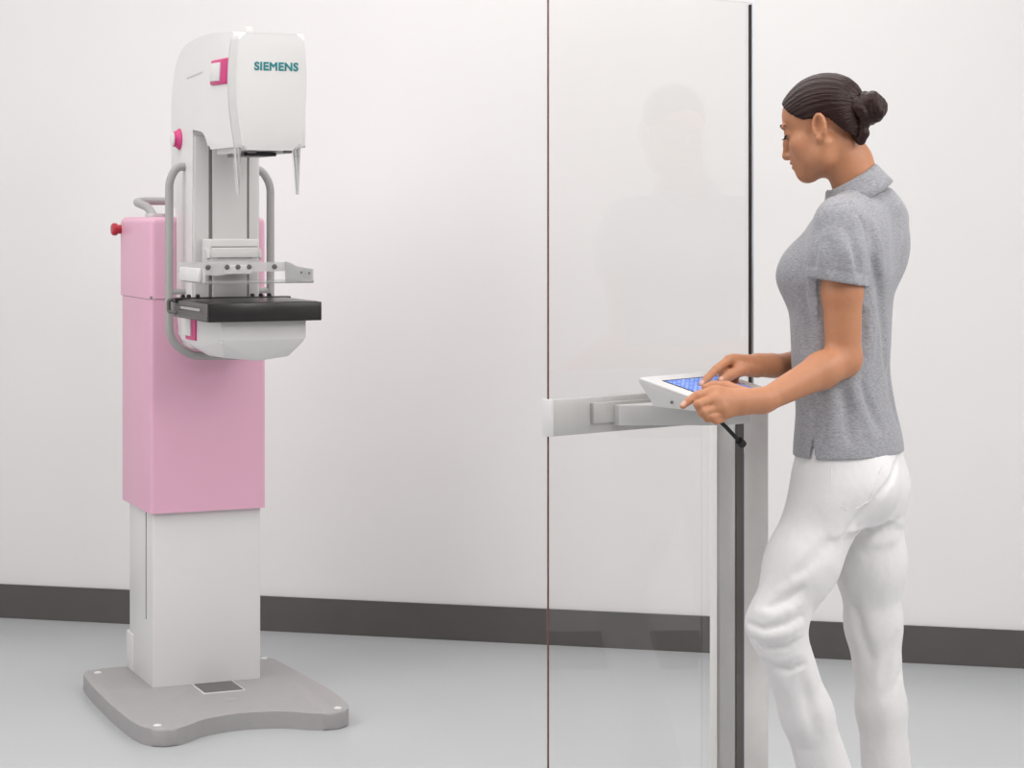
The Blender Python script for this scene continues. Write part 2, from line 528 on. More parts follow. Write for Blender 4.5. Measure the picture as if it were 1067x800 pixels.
b = bm_prism([(-0.160, 1.283), (-0.160, 1.312), (0.160, 1.310), (0.160, 1.284), (0.06, 1.283), (-0.05, 1.273)], 'y', -0.209, -0.204, 0.0)
finish('paddle_back_bar', b, 'acryl2', pad)
b = bm_box(-0.153, 0.156, -0.458, -0.455, 1.2575, 1.2655)
finish('paddle_front_lip', b, 'acryl', pad)
b = bm_box(-0.166, -0.153, -0.43, -0.235, 1.262, 1.300, 0.004, 2)
finish('paddle_clip', b, 'white', pad, True, 40)
b = bm_box(0.156, 0.1595, -0.445, -0.345, 1.268, 1.294, 0.001, 1)
finish('paddle_clip', b, 'lgrey', pad, True, 40)
for x in (-0.075, -0.02, 0.012, 0.045, 0.12):
    lathe('paddle_bolt', [(0.0075, 0), (0.007, 0.004), (0.002, 0.005)], (x, -0.209, 1.297), (0, -1, 0), 'dgrey', pad, 14)
for y in (-0.36, -0.43):
    lathe('paddle_bolt', [(0.004, 0), (0.003, 0.003)], (0.153, y, 1.284), (-1, 0, 0), 'dgrey', pad, 12)

# detector tray
tr = box('detector_tray', -0.160, 0.158, -0.522, -0.150, 1.157, 1.208, 'black', mam, 0.002, 2)
box('tray_side', -0.1625, -0.158, -0.515, -0.17, 1.160, 1.205, 'dgrey', tr, 0.001, 1)
for z in (1.169, 1.181, 1.193):
    box('side_groove', -0.1632, -0.162, -0.512, -0.175, z - 0.001, z + 0.001, 'black', tr, 0.0)
box('side_rail', -0.166, -0.162, -0.45, -0.25, 1.183, 1.191, 'tube', tr, 0.0015, 1)
b = bm_tube(smooth_path([(-0.160, -0.175, 1.206), (-0.178, -0.168, 1.206), (-0.178, -0.168, 1.172), (-0.160, -0.19, 1.170)], 0.008, 4), 0.0055, 10)
finish('tray_handle', b, 'dgrey', tr, True, 50)
box('tray_top', -0.152, 0.150, -0.514, -0.20, 1.2075, 1.2095, 'black', tr, 0.001, 1)
bar = box('clamp_bar', -0.172, 0.168, -0.215, -0.180, 1.198, 1.2125, 'black', tr, 0.003)
for x in (-0.145, -0.128, -0.102, 0.058, 0.083, 0.108):
    lathe('clamp_knob', [(0.0065, 0), (0.0065, 0.006), (0.004, 0.009), (0.001, 0.0095)], (x, -0.198, 1.212), (0, 0, 1), 'black', bar, 14)
# lower housing with sloped nose
lx0, lx1 = -0.115, 0.128
pts = []
for x in (lx0, lx1):
    pts += [(x, -0.06, 1.157), (x, -0.06, 1.085), (x, -0.478, 1.157), (x, -0.478, 1.105), (x * 0.97, -0.22, 1.075)]
for x in (lx0 * 0.80, lx1 * 0.72):
    pts += [(x, -0.432, 1.055), (x, -0.27, 1.052)]
pts += [(0.005, -0.435, 1.045), (0.005, -0.27, 1.043)]
hull('lower_housing', pts, 'white', mam, 0.004, 3)
sp2 = hull('switch_panel', [(lx0 + x, y, z) for x in (0.004, -0.005) for y, z in ((-0.130, 1.092), (-0.235, 1.092), (-0.235, 1.157), (-0.130, 1.157))], 'magenta', mam, 0.001, 1)
hull('switch_key', [(lx0 - x, y, z) for x in (0.002, 0.009) for y, z in ((-0.120, 1.103), (-0.195, 1.103), (-0.195, 1.158), (-0.120, 1.158))], 'white', sp2, 0.001, 1)

# ------------------------------------------------------------------ the glass radiation shield
GL = Vector((0.0751, 4.40))                      # left edge
GR = Vector((0.5268, 4.7642))                    # right edge
GD = (GR - GL).normalized()
GW = (GR - GL).length
GA = math.atan2(GD.y, GD.x)
shield = empty('glass_shield', (GL.x, GL.y, 0), GA)   # local x along the pane, local -y towards the operator's side
tag(shield, 'tall clear glass protective shield on a grey post with horizontal metal rail', 'shield')
GT = 0.009
ZT = 1.913
box('pane', 0.0, GW, 0.0, GT, 0.03, ZT, 'glass', shield, 0.0)
box('pane_edge', -0.003, 0.0004, 0.0, GT * 0.25, 0.03, ZT, 'gedge', shield, 0.0)
box('pane_edge', GW - 0.0004, GW + 0.002, 0.001, GT, 0.03, ZT - 0.004, 'gedge2', shield, 0.0)
box('edge_trim', GW + 0.002, GW + 0.007, -0.001, GT - 0.004, 0.0, ZT, 'gtrim', shield, 0.001, 1)
rail = box('rail', -0.004, GW - 0.004, -0.016, -0.001, 0.9975, 1.0715, 'alu', shield, 0.001, 2)
box('rail_clamp', -0.0075, -0.002, -0.0175, 0.014, 0.9965, 1.0725, 'white', rail, 0.002, 2)
box('bracket_plate', 0.098, 0.33, -0.026, -0.015, 1.018, 1.060, 'alu', rail, 0.001, 2)
# white arm that carries the console, stepping out towards the operator
b = bm_prism([(0.155, -0.026), (0.40, -0.026), (0.40, -0.175), (0.325, -0.175), (0.155, -0.040)], 'z', 1.012, 1.0538, 0.002, 2)
finish('console_arm', b, 'white', rail, True, 40)
# post behind/below the rail
b = bm_prism(round_poly([(GW - 0.097, -0.045), (GW + 0.016, -0.045), (GW + 0.016, 0.040), (GW - 0.097, 0.040)], 0.018, 5), 'z', 0.02, 1.045, 0.003, 2)
post = finish('post', b, 'post', shield, True, 40)
box('post_groove', GW - 0.092, GW - 0.071, -0.0475, -0.042, 0.022, 1.035, 'postdark', post, 0.0)
box('post_seam', GW - 0.071, GW - 0.069, -0.0480, -0.042, 0.022, 0.93, 'gtrim', post, 0.0)
b = bm_prism(round_poly([(-0.02, -0.20), (GW + 0.06, -0.20), (GW + 0.06, 0.22), (-0.02, 0.22)], 0.04, 5), 'z', 0.0, 0.022, 0.004, 2)
finish('foot_plate', b, 'grey', shield, True, 40)

# ------------------------------------------------------------------ the tablet console
TA = math.radians(48)
tcorner = W(665.5, 394.0, 4.40)                  # far left top corner of the casing
con = empty('tablet_console', (0, 0, 0))
tag(con, 'white wedge-shaped tablet console with a blue screen, mounted on the shield rail', 'tablet')
tr_dir = Vector((math.cos(TA), math.sin(TA), 0))         # along its far edge
to_dir = Vector((math.sin(TA), -math.cos(TA), 0))        # towards the operator
tilt = math.radians(13)
tdn = to_dir * math.cos(tilt) - Vector((0, 0, 1)) * math.sin(tilt)
tn = tr_dir.cross(tdn)
if tn.z < 0:
    tn = -tn
TM = Matrix((tr_dir, tdn, tn)).transposed().to_4x4()
TM.translation = tcorner
TWD, TLN = 0.262, 0.166                          # along far edge, towards operator
tb = bmesh.new()


def tput(bm_):
    for v in bm_.verts:
        v.co = TM @ v.co
    return bm_


# casing: slab + wedge below
zb = tcorner.z - 0.0565                          # underside height
b = bmesh.new()
top = [TM @ Vector(p) for p in ((0, 0, -0.004), (TWD, 0, -0.004), (TWD, TLN, -0.004), (0, TLN, -0.004))]
mid = [p - tn * 0.003 for p in top]
low = []
for (x, y) in ((0.012, 0.03), (TWD - 0.012, 0.03), (TWD - 0.012, TLN - 0.004), (0.012, TLN - 0.004)):
    p = TM @ Vector((x, y, 0))
    low.append(Vector((p.x, p.y, zb if y < 0.1 else zb - 0.004)))
r0 = [b.verts.new(p) for p in top]
r1 = [b.verts.new(p) for p in mid]
r2 = [b.verts.new(p) for p in low]
b.faces.new(r0)
b.faces.new(r2)
for ra, rb in ((r0, r1), (r1, r2)):
    for i in range(4):
        b.faces.new((ra[i], ra[(i + 1) % 4], rb[(i + 1) % 4], rb[i]))
bmesh.ops.bevel(b, geom=list(b.edges), offset=0.0025, segments=3, affect='EDGES', profile=0.5)
finish('casing', b, 'white', con, True, 40)
b = tput(bm_prism(round_poly([(-0.001, -0.001), (TWD + 0.001, -0.001), (TWD + 0.001, TLN + 0.001), (-0.001, TLN + 0.001)], 0.008, 4), 'z', -0.0035, 0.001, 0.0012, 2))
face = finish('face_plate', b, 'white', con, True, 40)
b = tput(bm_box(0.038, TWD - 0.034, 0.030, TLN - 0.034, -0.001, 0.0016))
finish('screen_border', b, 'bezel', face)
sm = bpy.data.materials.new('blue_screen')
sm.use_nodes = True
nt = sm.node_tree
bs = nt.nodes['Principled BSDF']
tcn = nt.nodes.new('ShaderNodeTexCoord')
br = nt.nodes.new('ShaderNodeTexBrick')
br.inputs['Scale'].default_value = 34
br.inputs['Color1'].default_value = srgb(112, 150, 228)
br.inputs['Color2'].default_value = srgb(188, 206, 244)
br.inputs['Mortar'].default_value = srgb(84, 116, 205)
br.inputs['Mortar Size'].default_value = 0.06
nt.links.new(tcn.outputs['UV'], br.inputs['Vector'])
nt.links.new(br.outputs['Color'], bs.inputs['Base Color'])
nt.links.new(br.outputs['Color'], bs.inputs['Emission Color'])
bs.inputs['Emission Strength'].default_value = 0.35
bs.inputs['Roughness'].default_value = 0.2
b = bmesh.new()
vs = [b.verts.new(TM @ Vector(p)) for p in ((0.041, 0.036, 0.0021), (TWD - 0.037, 0.036, 0.0021), (TWD - 0.037, TLN - 0.037, 0.0021), (0.041, TLN - 0.037, 0.0021))]
f_ = b.faces.new(vs)
uvl = b.loops.layers.uv.new('UVMap')
for l, uv in zip(f_.loops, ((0, 0), (0.184, 0), (0.184, 0.127), (0, 0.127))):
    l[uvl].uv = uv
screen = finish('screen', b, sm, face)
gb_ = tput(bm_box(0.115, 0.15, TLN - 0.047, TLN - 0.040, 0.0018, 0.0026))
gm = material('green_key', srgb(70, 190, 110), 0.4)
finish('green_key', gb_, gm, screen)
# small side details: screw, stylus slot
c0 = TM @ Vector((0.006, 0.090, -0.025))
lathe('screw', [(0.003, 0), (0.003, 0.002), (0.001, 0.0024)], c0 - tr_dir * 0.002, -tr_dir, 'dgrey', con, 12)
# tail cable with plug
p0 = W(735, 429, 4.36)
p1 = W(752, 440, 4.40)
p2 = W(766, 455, 4.42)
p3 = W(771, 460, 4.43)
cb = tube('cable', smooth_path([p0, p1, p2, p3], 0.02, 6), 0.0042, 'cable', con, 10)
d = (p3 - p2).normalized()
tube('plug', [p3 - d * 0.004, p3 + d * 0.012], 0.0085, 'cable', cb, 12)
# foot joining casing and arm
pf = TM @ Vector((0.13, 0.11, 0))
b = bm_lathe([(0.05, 1.0540), (0.05, zb + 0.004)], 24)
for v in b.verts:
    v.co += Vector((pf.x - 0.01, pf.y, 0))
finish('pivot', b, 'lgrey', con, True, 40)

# ------------------------------------------------------------------ the woman at the console (signed-distance modelling)
class Field:
    """dense distance grid; primitives are blended in with smooth minimum / maximum, then meshed by surface nets"""

    def __init__(self, lo, hi, h):
        self.h = h
        self.lo = np.array(lo, dtype=np.float32)
        self.n = [int(math.ceil((hi[i] - lo[i]) / h)) + 1 for i in range(3)]
        self.D = np.full(self.n, 0.5, dtype=np.float32)

    def region(self, lo, hi):
        i0 = [max(0, int((lo[i] - self.lo[i]) / self.h)) for i in range(3)]
        i1 = [min(self.n[i], int((hi[i] - self.lo[i]) / self.h) + 2) for i in range(3)]
        sl = tuple(slice(a, max(a, b)) for a, b in zip(i0, i1))
        ax = [self.lo[i] + self.h * np.arange(sl[i].start, sl[i].stop, dtype=np.float32) for i in range(3)]
        X, Y, Z = np.meshgrid(*ax, indexing='ij', sparse=True)
        return sl, X, Y, Z

    def blend(self, sl, d, k, op):
        A = self.D[sl]
        if op == 'sub':
            d = -d
            if k > 0:
                hh = np.clip(0.5 - 0.5 * (A - d) / k, 0, 1)
                self.D[sl] = A * (1 - hh) + d * hh + k * hh * (1 - hh)
            else:
                self.D[sl] = np.maximum(A, d)
            return
        if k > 0:
            hh = np.clip(0.5 + 0.5 * (A - d) / k, 0, 1)
            self.D[sl] = A * (1 - hh) + d * hh - k * hh * (1 - hh)
        else:
            self.D[sl] = np.minimum(A, d)

    def cone(self, a, b, ra, rb, k=0.01, op='add'):
        a, b = np.array(a, dtype=np.float32), np.array(b, dtype=np.float32)
        m = max(ra, rb) + k + 4 * self.h
        sl, X, Y, Z = self.region(np.minimum(a, b) - m, np.maximum(a, b) + m)
        ab = b - a
        L2 = float(ab @ ab) + 1e-12
        t = np.clip(((X - a[0]) * ab[0] + (Y - a[1]) * ab[1] + (Z - a[2]) * ab[2]) / L2, 0, 1)
        d = np.sqrt((X - a[0] - t * ab[0]) ** 2 + (Y - a[1] - t * ab[1]) ** 2 + (Z - a[2] - t * ab[2]) ** 2) - (ra + (rb - ra) * t)
        self.blend(sl, d, k, op)

    def chain(self, pts, rads, k=0.01, op='add'):
        for i in range(len(pts) - 1):
            self.cone(pts[i], pts[i + 1], rads[i], rads[i + 1], k, op)

    def ellipsoid(self, c, r, R=None, k=0.01, op='add'):
        """R: 3x3 whose rows are the local axes in world space"""
        R = np.eye(3, dtype=np.float32) if R is None else np.array(R, dtype=np.float32)
        c = np.array(c, dtype=np.float32)
        m = max(r) + k + 4 * self.h
        sl, X, Y, Z = self.region(c - m, c + m)
        q = [(X - c[0]) * R[i][0] + (Y - c[1]) * R[i][1] + (Z - c[2]) * R[i][2] for i in range(3)]
        k0 = np.sqrt(sum((q[i] / r[i]) ** 2 for i in range(3)))
        k1 = np.sqrt(sum((q[i] / r[i] ** 2) ** 2 for i in range(3))) + 1e-6
        d = k0 * (k0 - 1) / k1
        d = np.where(k0 < 0.05, -min(r), d)
        self.blend(sl, d.astype(np.float32), k, op)

    def stack(self, z, cx, cy, A, B, f, r, k=0.01, op='add', grow=0.0):
        """stacked ellipses: centre (cx, cy)(z), half width A along r, half depth B along f"""
        z = np.array(z)
        o = np.argsort(z)
        z, cx, cy, A, B = (np.array(v, dtype=np.float32)[o] for v in (z, cx, cy, A, B))
        m = float(max(A.max(), B.max())) + 0.05
        sl, X, Y, Z = self.region((cx.min() - m, cy.min() - m, z[0] - 0.02), (cx.max() + m, cy.max() + m, z[-1] + 0.02))
        zz = Z.ravel()

        def ip(v):
            # smooth (cubic) interpolation
            s = np.gradient(v, z)
            i = np.clip(np.searchsorted(z, zz) - 1, 0, len(z) - 2)
            hgt = z[i + 1] - z[i]
            t = np.clip((zz - z[i]) / hgt, 0, 1)
            return ((2 * t ** 3 - 3 * t ** 2 + 1) * v[i] + (t ** 3 - 2 * t ** 2 + t) * hgt * s[i]
                    + (-2 * t ** 3 + 3 * t ** 2) * v[i + 1] + (t ** 3 - t ** 2) * hgt * s[i + 1]).reshape(Z.shape)
        CX, CY, AA, BB = ip(cx), ip(cy), ip(A) + grow, ip(B) + grow
        p = (X - CX) * r[0] + (Y - CY) * r[1]
        q = (X - CX) * f[0] + (Y - CY) * f[1]
        k0 = np.sqrt((p / AA) ** 2 + (q / BB) ** 2)
        k1 = np.sqrt((p / AA ** 2) ** 2 + (q / BB ** 2) ** 2) + 1e-5
        d = np.where(k0 < 0.05, -np.minimum(AA, BB), k0 * (k0 - 1) / k1)
        dz = np.maximum(z[0] - Z, Z - z[-1])
        d = np.maximum(d, dz + 0 * d)
        self.blend(sl, d.astype(np.float32), k, op)

    def crease(self, pts, sigma, amp):
        """soft furrow (amp > 0) or ridge (amp < 0) along a polyline, fading out at both ends"""
        pts = np.array(pts, dtype=np.float32)
        m = 3.2 * sigma
        sl, X, Y, Z = self.region(pts.min(0) - m, pts.max(0) + m)
        best = None
        seg = np.linalg.norm(np.diff(pts, axis=0), axis=1)
        cum = np.concatenate([[0], np.cumsum(seg)]) / seg.sum()
        for i in range(len(pts) - 1):
            a, ab = pts[i], pts[i + 1] - pts[i]
            t = np.clip(((X - a[0]) * ab[0] + (Y - a[1]) * ab[1] + (Z - a[2]) * ab[2]) / (float(ab @ ab) + 1e-12), 0, 1)
            d2 = (X - a[0] - t * ab[0]) ** 2 + (Y - a[1] - t * ab[1]) ** 2 + (Z - a[2] - t * ab[2]) ** 2
            u = cum[i] + t * (cum[i + 1] - cum[i])
            if best is None:
                best, par = d2, u
            else:
                par = np.where(d2 < best, u, par)
                best = np.minimum(best, d2)
        self.D[sl] += (amp * np.clip(np.sin(np.pi * par), 0, 1) ** 0.7 * np.exp(-best / (2 * sigma ** 2))).astype(np.float32)

    def cut_plane(self, p, n, lo, hi):
        """remove everything on the side n points to, inside the given box"""
        sl, X, Y, Z = self.region(lo, hi)
        d = (X - p[0]) * n[0] + (Y - p[1]) * n[1] + (Z - p[2]) * n[2]
        self.D[sl] = np.maximum(self.D[sl], d.astype(np.float32))

    def mesh(self):
        D, h = self.D, self.h
        D = np.pad(D, 1, constant_values=0.5)
        s = (D < 0).astype(np.uint8)
        c = (s[:-1, :-1, :-1] + s[1:, :-1, :-1] + s[:-1, 1:, :-1] + s[:-1, :-1, 1:]
             + s[1:, 1:, :-1] + s[1:, :-1, 1:] + s[:-1, 1:, 1:] + s[1:, 1:, 1:])
        cells = np.argwhere((c > 0) & (c < 8))
        idx = np.full(c.shape, -1, dtype=np.int32)
        idx[tuple(cells.T)] = np.arange(len(cells))
        corners = [(i, j, k) for i in (0, 1) for j in (0, 1) for k in (0, 1)]
        val = {cr: D[cells[:, 0] + cr[0], cells[:, 1] + cr[1], cells[:, 2] + cr[2]] for cr in corners}
        acc = np.zeros((len(cells), 3), dtype=np.float64)
        cnt = np.zeros(len(cells))
        for cr in corners:
            for ax in range(3):
                if cr[ax] == 0:
                    c2 = list(cr)
                    c2[ax] = 1
                    c2 = tuple(c2)
                    a, b = val[cr], val[c2]
                    m = (a < 0) != (b < 0)
                    t = np.where(m, a / np.where(m, a - b, 1), 0)
                    p = np.array(cr, dtype=np.float64)[None, :].repeat(len(cells), 0)
                    p[:, ax] += t
                    acc[m] += p[m]
                    cnt[m] += 1
        V = (cells - 1 + acc / cnt[:, None]) * h + self.lo
        Q = []
        for ax in range(3):
            sh = [slice(1, -1)] * 3
            sh[ax] = slice(0, -1)
            s0 = s[tuple(slice(1, -1) if i != ax else slice(0, -1) for i in range(3))]
            s1 = s[tuple(slice(1, -1) if i != ax else slice(1, None) for i in range(3))]
            e = np.argwhere(s0 != s1)
            flip = s0[tuple(e.T)] > 0
            base_ = e + np.array([1 if i != ax else 0 for i in range(3)])
            u_, v_ = (ax + 1) % 3, (ax + 2) % 3

            def cell(du, dv):
                q = base_.copy()
                q[:, u_] -= du
                q[:, v_] -= dv
                return idx[tuple(q.T)]
            quad = np.stack([cell(1, 1), cell(0, 1), cell(0, 0), cell(1, 0)], 1)
            quad[~flip] = quad[~flip][:, ::-1]
            Q.append(quad)
        return V, np.concatenate(Q)


def mesh_object(name, V, Q, mat, parent, smooth_iter=0):
    if smooth_iter:
        E_ = np.concatenate([Q[:, [0, 1]], Q[:, [1, 2]], Q[:, [2, 3]], Q[:, [3, 0]]])
        deg = np.bincount(E_.ravel(), minlength=len(V)).astype(np.float64)
        for _ in range(smooth_iter):
            S = np.stack([np.bincount(E_[:, 0], V[E_[:, 1], i], len(V)) + np.bincount(E_[:, 1], V[E_[:, 0], i], len(V)) for i in range(3)], 1)
            V = V * 0.5 + 0.5 * S / deg[:, None]
    me = bpy.data.meshes.new(name)
    me.vertices.add(len(V))
    me.vertices.foreach_set('co', V.astype(np.float32).ravel())
    me.loops.add(Q.size)
    me.loops.foreach_set('vertex_index', Q.astype(np.int32).ravel())
    me.polygons.add(len(Q))
    me.polygons.foreach_set('loop_start', np.arange(0, Q.size, 4, dtype=np.int32))
    me.polygons.foreach_set('use_smooth', np.ones(len(Q), dtype=bool))
    me.update(calc_edges=True)
    me.validate()
    me.materials.append(M[mat] if isinstance(mat, str) else mat)
    o = bpy.data.objects.new(name, me)
    COL.objects.link(o)
    o.parent = parent
    return o


BF = np.array((-0.85, 0.527))                     # direction the body faces (horizontal)
BR = np.array((0.527, 0.85))                      # her right-hand side
woman = empty('person', (0, 0, 0))
tag(woman, 'woman in grey polo shirt and white trousers operating the tablet console', 'person')
BY = 4.60

# torso stations: pixel row, centre column, half width along r, half depth along f
ST = [(202, 898, 0.060, 0.052), (213, 898, 0.105, 0.064), (225, 893, 0.140, 0.074), (256, 882, 0.155, 0.087), (286, 875, 0.155, 0.114), (312, 876, 0.147, 0.104),
      (356, 876.5, 0.138, 0.0985), (385, 876.5, 0.138, 0.0960), (420, 881, 0.150, 0.094), (465, 884.5, 0.170, 0.104), (486, 885, 0.172, 0.106)]
sz = [CAMH - (s[0] - HOR) / FPX * BY for s in ST]
sx = [(s[1] - 533.5) / FPX * BY for s in ST]
sy = [BY] * len(ST)
sA = [s[2] for s in ST]
sB = [s[3] for s in ST]

P = lambda x, y, Y: np.array(W(x, y, Y))
# joints
shL, elL, wrL = P(872, 234, 4.46), P(879, 374, 4.47), P(797, 417, 4.345)
shR, elR, wrR = P(920, 230, 4.76), P(884, 372, 4.81), P(808, 381, 4.60)
neck0, neck1 = P(895, 200, 4.60), P(872, 148, 4.585)
hipL, knL, anL = P(868, 512, 4.545), P(808, 650, 4.47), P(893, 892, 4.56)
hipR, knR, anR = P(903, 512, 4.665), P(910, 650, 4.68), P(932, 880, 4.69)

# head frame: rows = right, forward, up
yaw = math.radians(26)
pit = math.radians(15)
HS = 0.90
hf0 = np.array((-math.cos(yaw), math.sin(yaw), 0))
hr = np.array((math.sin(yaw), math.cos(yaw), 0))
hf = hf0 * math.cos(pit) + np.array((0, 0, -1)) * math.sin(pit)
hu = np.cross(hr, hf)
if hu[2] < 0:
    hu = -hu
HR = np.array((hr, hf, hu))
HC = P(858.5, 133.5, 4.585)                          # between the ears, at eye height
HL = lambda a, b, c: HC + (hr * a + hf * b + hu * c) * HS

F = Field((0.30, 4.20, 0.0), (1.02, 4.95, 1.80), 0.0026)
# trunk and legs (under the clothes)
F.stack(sz, sx, sy, sA, sB, BF, BR, 0.0, 'add', -0.022)
F.chain([hipL, knL, anL], [0.066, 0.042, 0.034], 0.03)
F.chain([hipR, knR, anR], [0.066, 0.042, 0.034], 0.03)
F.cone(neck0, neck1, 0.046, 0.047, 0.03)
F.cone(P(894, 200, 4.60), P(888, 168, 4.60), 0.045, 0.043, 0.02)
# arms
F.chain([shL, (shL + elL) / 2 + np.array((0.004, 0, 0)), elL], [0.034, 0.041, 0.036], 0.015)
F.chain([elL, elL * 0.72 + wrL * 0.28, wrL], [0.036, 0.0365, 0.0235], 0.015)
F.chain([shR, elR], [0.042, 0.037], 0.015)
F.chain([elR, elR * 0.7 + wrR * 0.3, wrR], [0.036, 0.036, 0.0225], 0.015)


def hand(wr, mcps, fingers, thumb, kk=0.012):
    """wr: wrist; mcps: knuckles index..little; fingers: point lists after each knuckle; thumb: base, joint, tip"""
    for i, m in enumerate(mcps):
        F.cone(wr + (m - wr) * 0.12, m, 0.0165, 0.0110, 0.014)
    for i in range(3):
        F.cone(mcps[i] * 0.9 + wr * 0.1, mcps[i + 1] * 0.9 + wr * 0.1, 0.0105, 0.0100, 0.008)
    F.cone(wr, (mcps[1] + mcps[2]) / 2 * 0.45 + wr * 0.55, 0.0205, 0.0195, 0.016)
    for i, (m, pts) in enumerate(zip(mcps, fingers)):
        r0 = (0.0093, 0.0093, 0.0089, 0.0080)[i]
        rr_ = [r0, r0 * 0.96, r0 * 0.84, r0 * 0.70][:len(pts) + 1]
        F.chain([m] + pts, rr_, 0.0022)
    F.chain(thumb, [0.0150, 0.0112, 0.0088][:len(thumb)] if len(thumb) == 3 else [0.016, 0.013, 0.0105, 0.0085], 0.008)


hand(wrL,
     [P(742, 407, 4.305), P(741, 416, 4.285), P(746, 425, 4.285), P(753, 431, 4.295)],
     [[P(726, 412, 4.280), P(717, 418, 4.272), P(711.5, 423, 4.266)],
      [P(727, 421, 4.260), P(731, 430, 4.270), P(741, 432, 4.288)],
      [P(732, 429, 4.262), P(737, 436, 4.274), P(747, 436, 4.292)],
      [P(741, 434.5, 4.272), P(746, 439, 4.282), P(754, 437, 4.298)]],
     [P(775, 411, 4.345), P(757, 404, 4.370), P(744, 402.5, 4.375), P(735, 404, 4.370)])
hand(wrR,
     [P(759, 375, 4.47), P(764, 376, 4.49), P(769, 380, 4.505), P(774, 385, 4.515)],
     [[P(746, 385, 4.445), P(737, 394, 4.430), P(731, 400.5, 4.420)],
      [P(752, 388, 4.475), P(755, 398, 4.475), P(764, 401, 4.490)],
      [P(758, 392, 4.50), P(762, 401, 4.50), P(770, 402, 4.505)],
      [P(765, 394, 4.515), P(768, 402, 4.515), P(775, 402, 4.515)]],
     [P(789, 385, 4.545), P(772, 385, 4.475), P(760, 391, 4.455), P(751, 396.5, 4.442)])

# head
kz = 0.012
F.ellipsoid(HL(0, -0.012, 0.046), (0.072 * HS, 0.092 * HS, 0.074 * HS), HR, 0.02)
F.ellipsoid(HL(0, 0.030, -0.030), (0.055 * HS, 0.060 * HS, 0.074 * HS), HR, 0.025)
F.ellipsoid(HL(0, 0.052, 0.040), (0.055 * HS, 0.036 * HS, 0.042 * HS), HR, 0.02)
for s in (-1, 1):
    F.chain([HL(s * 0.054, -0.010, -0.040), HL(s * 0.045, 0.008, -0.068), HL(s * 0.013, 0.064, -0.092)], [0.016, 0.015, 0.015], 0.025)
    F.ellipsoid(HL(s * 0.040, 0.052, -0.024), (0.022 * HS, 0.024 * HS, 0.022 * HS), HR, 0.018)
    F.ellipsoid(HL(s * 0.036, 0.034, -0.048), (0.018, 0.030, 0.030), HR, 0.02)
    F.ellipsoid(HL(s * 0.036, 0.100, 0.008), (0.020 * HS, 0.016 * HS, 0.013 * HS), HR, 0.014, 'sub')
    F.ellipsoid(HL(s * 0.031, 0.0735, 0.007), (0.0145 * HS, 0.0145 * HS, 0.0125 * HS), HR, 0.004)
    F.ellipsoid(HL(s * 0.030, 0.082, 0.025), (0.020 * HS, 0.008 * HS, 0.006 * HS), HR, 0.010)
F.ellipsoid(HL(0, 0.072, -0.089), (0.018 * HS, 0.016 * HS, 0.017 * HS), HR, 0.02)
F.ellipsoid(HL(0, 0.074, -0.056), (0.026 * HS, 0.020 * HS, 0.026 * HS), HR, 0.018)
F.chain([HL(0, 0.085, 0.017), HL(0, 0.0955, -0.010), HL(0, 0.1065, -0.037)], [0.0075, 0.0078, 0.0085], 0.010)
F.ellipsoid(HL(0, 0.1040, -0.041), (0.0095 * HS, 0.0085 * HS, 0.0070 * HS), HR, 0.008)
for s in (-1, 1):
    F.ellipsoid(HL(s * 0.0105, 0.096, -0.043), (0.0065 * HS, 0.0095 * HS, 0.0060 * HS), HR, 0.006)
F.ellipsoid(HL(0, 0.0935, -0.0600), (0.0185 * HS, 0.0075 * HS, 0.0052 * HS), HR, 0.005)
F.ellipsoid(HL(0, 0.0910, -0.0700), (0.0165 * HS, 0.0080 * HS, 0.0060 * HS), HR, 0.005)
F.ellipsoid(HL(0, 0.0990, -0.0650), (0.024 * HS, 0.0080 * HS, 0.0014 * HS), HR, 0.003, 'sub')
# ears
for s in (-1, 1):
    ce = HL(s * 0.0725, -0.014, -0.006)
    tl = math.radians(12)
    e_r, e_f, e_u = hr * s, hf * math.cos(tl) + hu * math.sin(tl), hu * math.cos(tl) - hf * math.sin(tl)
    e_f2 = e_f * 0.95 - e_r * 0.31
    e_r2 = e_r * 0.95 + e_f * 0.31
    ER = np.array((e_r2, e_f2, e_u))
    F.ellipsoid(ce, (0.006, 0.0165, 0.030), ER, 0.006)
    F.ellipsoid(ce + e_r2 * 0.007 + e_f2 * 0.002 + e_u * 0.004, (0.008, 0.0095, 0.0185), ER, 0.002, 'sub')
    rim = []
    for t in np.linspace(-0.25, 1.25, 10):
        an = math.pi * t
        rim.append(ce + e_r2 * 0.005 + e_f2 * math.cos(an) * 0.0145 + e_u * (math.sin(an) * 0.023 + 0.005))
    F.chain(rim, [0.0036] * 10, 0.003)
    F.cone(ce + e_r2 * 0.003 - e_u * 0.022 + e_f2 * 0.003, ce - e_u * 0.026 + e_f2 * 0.005, 0.0060, 0.0055, 0.006)
    F.cone(ce + e_r2 * 0.004 + e_f2 * 0.012 - e_u * 0.004, ce + e_r2 * 0.004 + e_f2 * 0.010 - e_u * 0.012, 0.0040, 0.0040, 0.004)
V, Q = F.mesh()

# skin: colour regions that belong to the skin itself (lips, nails)
def local(V):
    return (V - HC) @ HR.T / HS


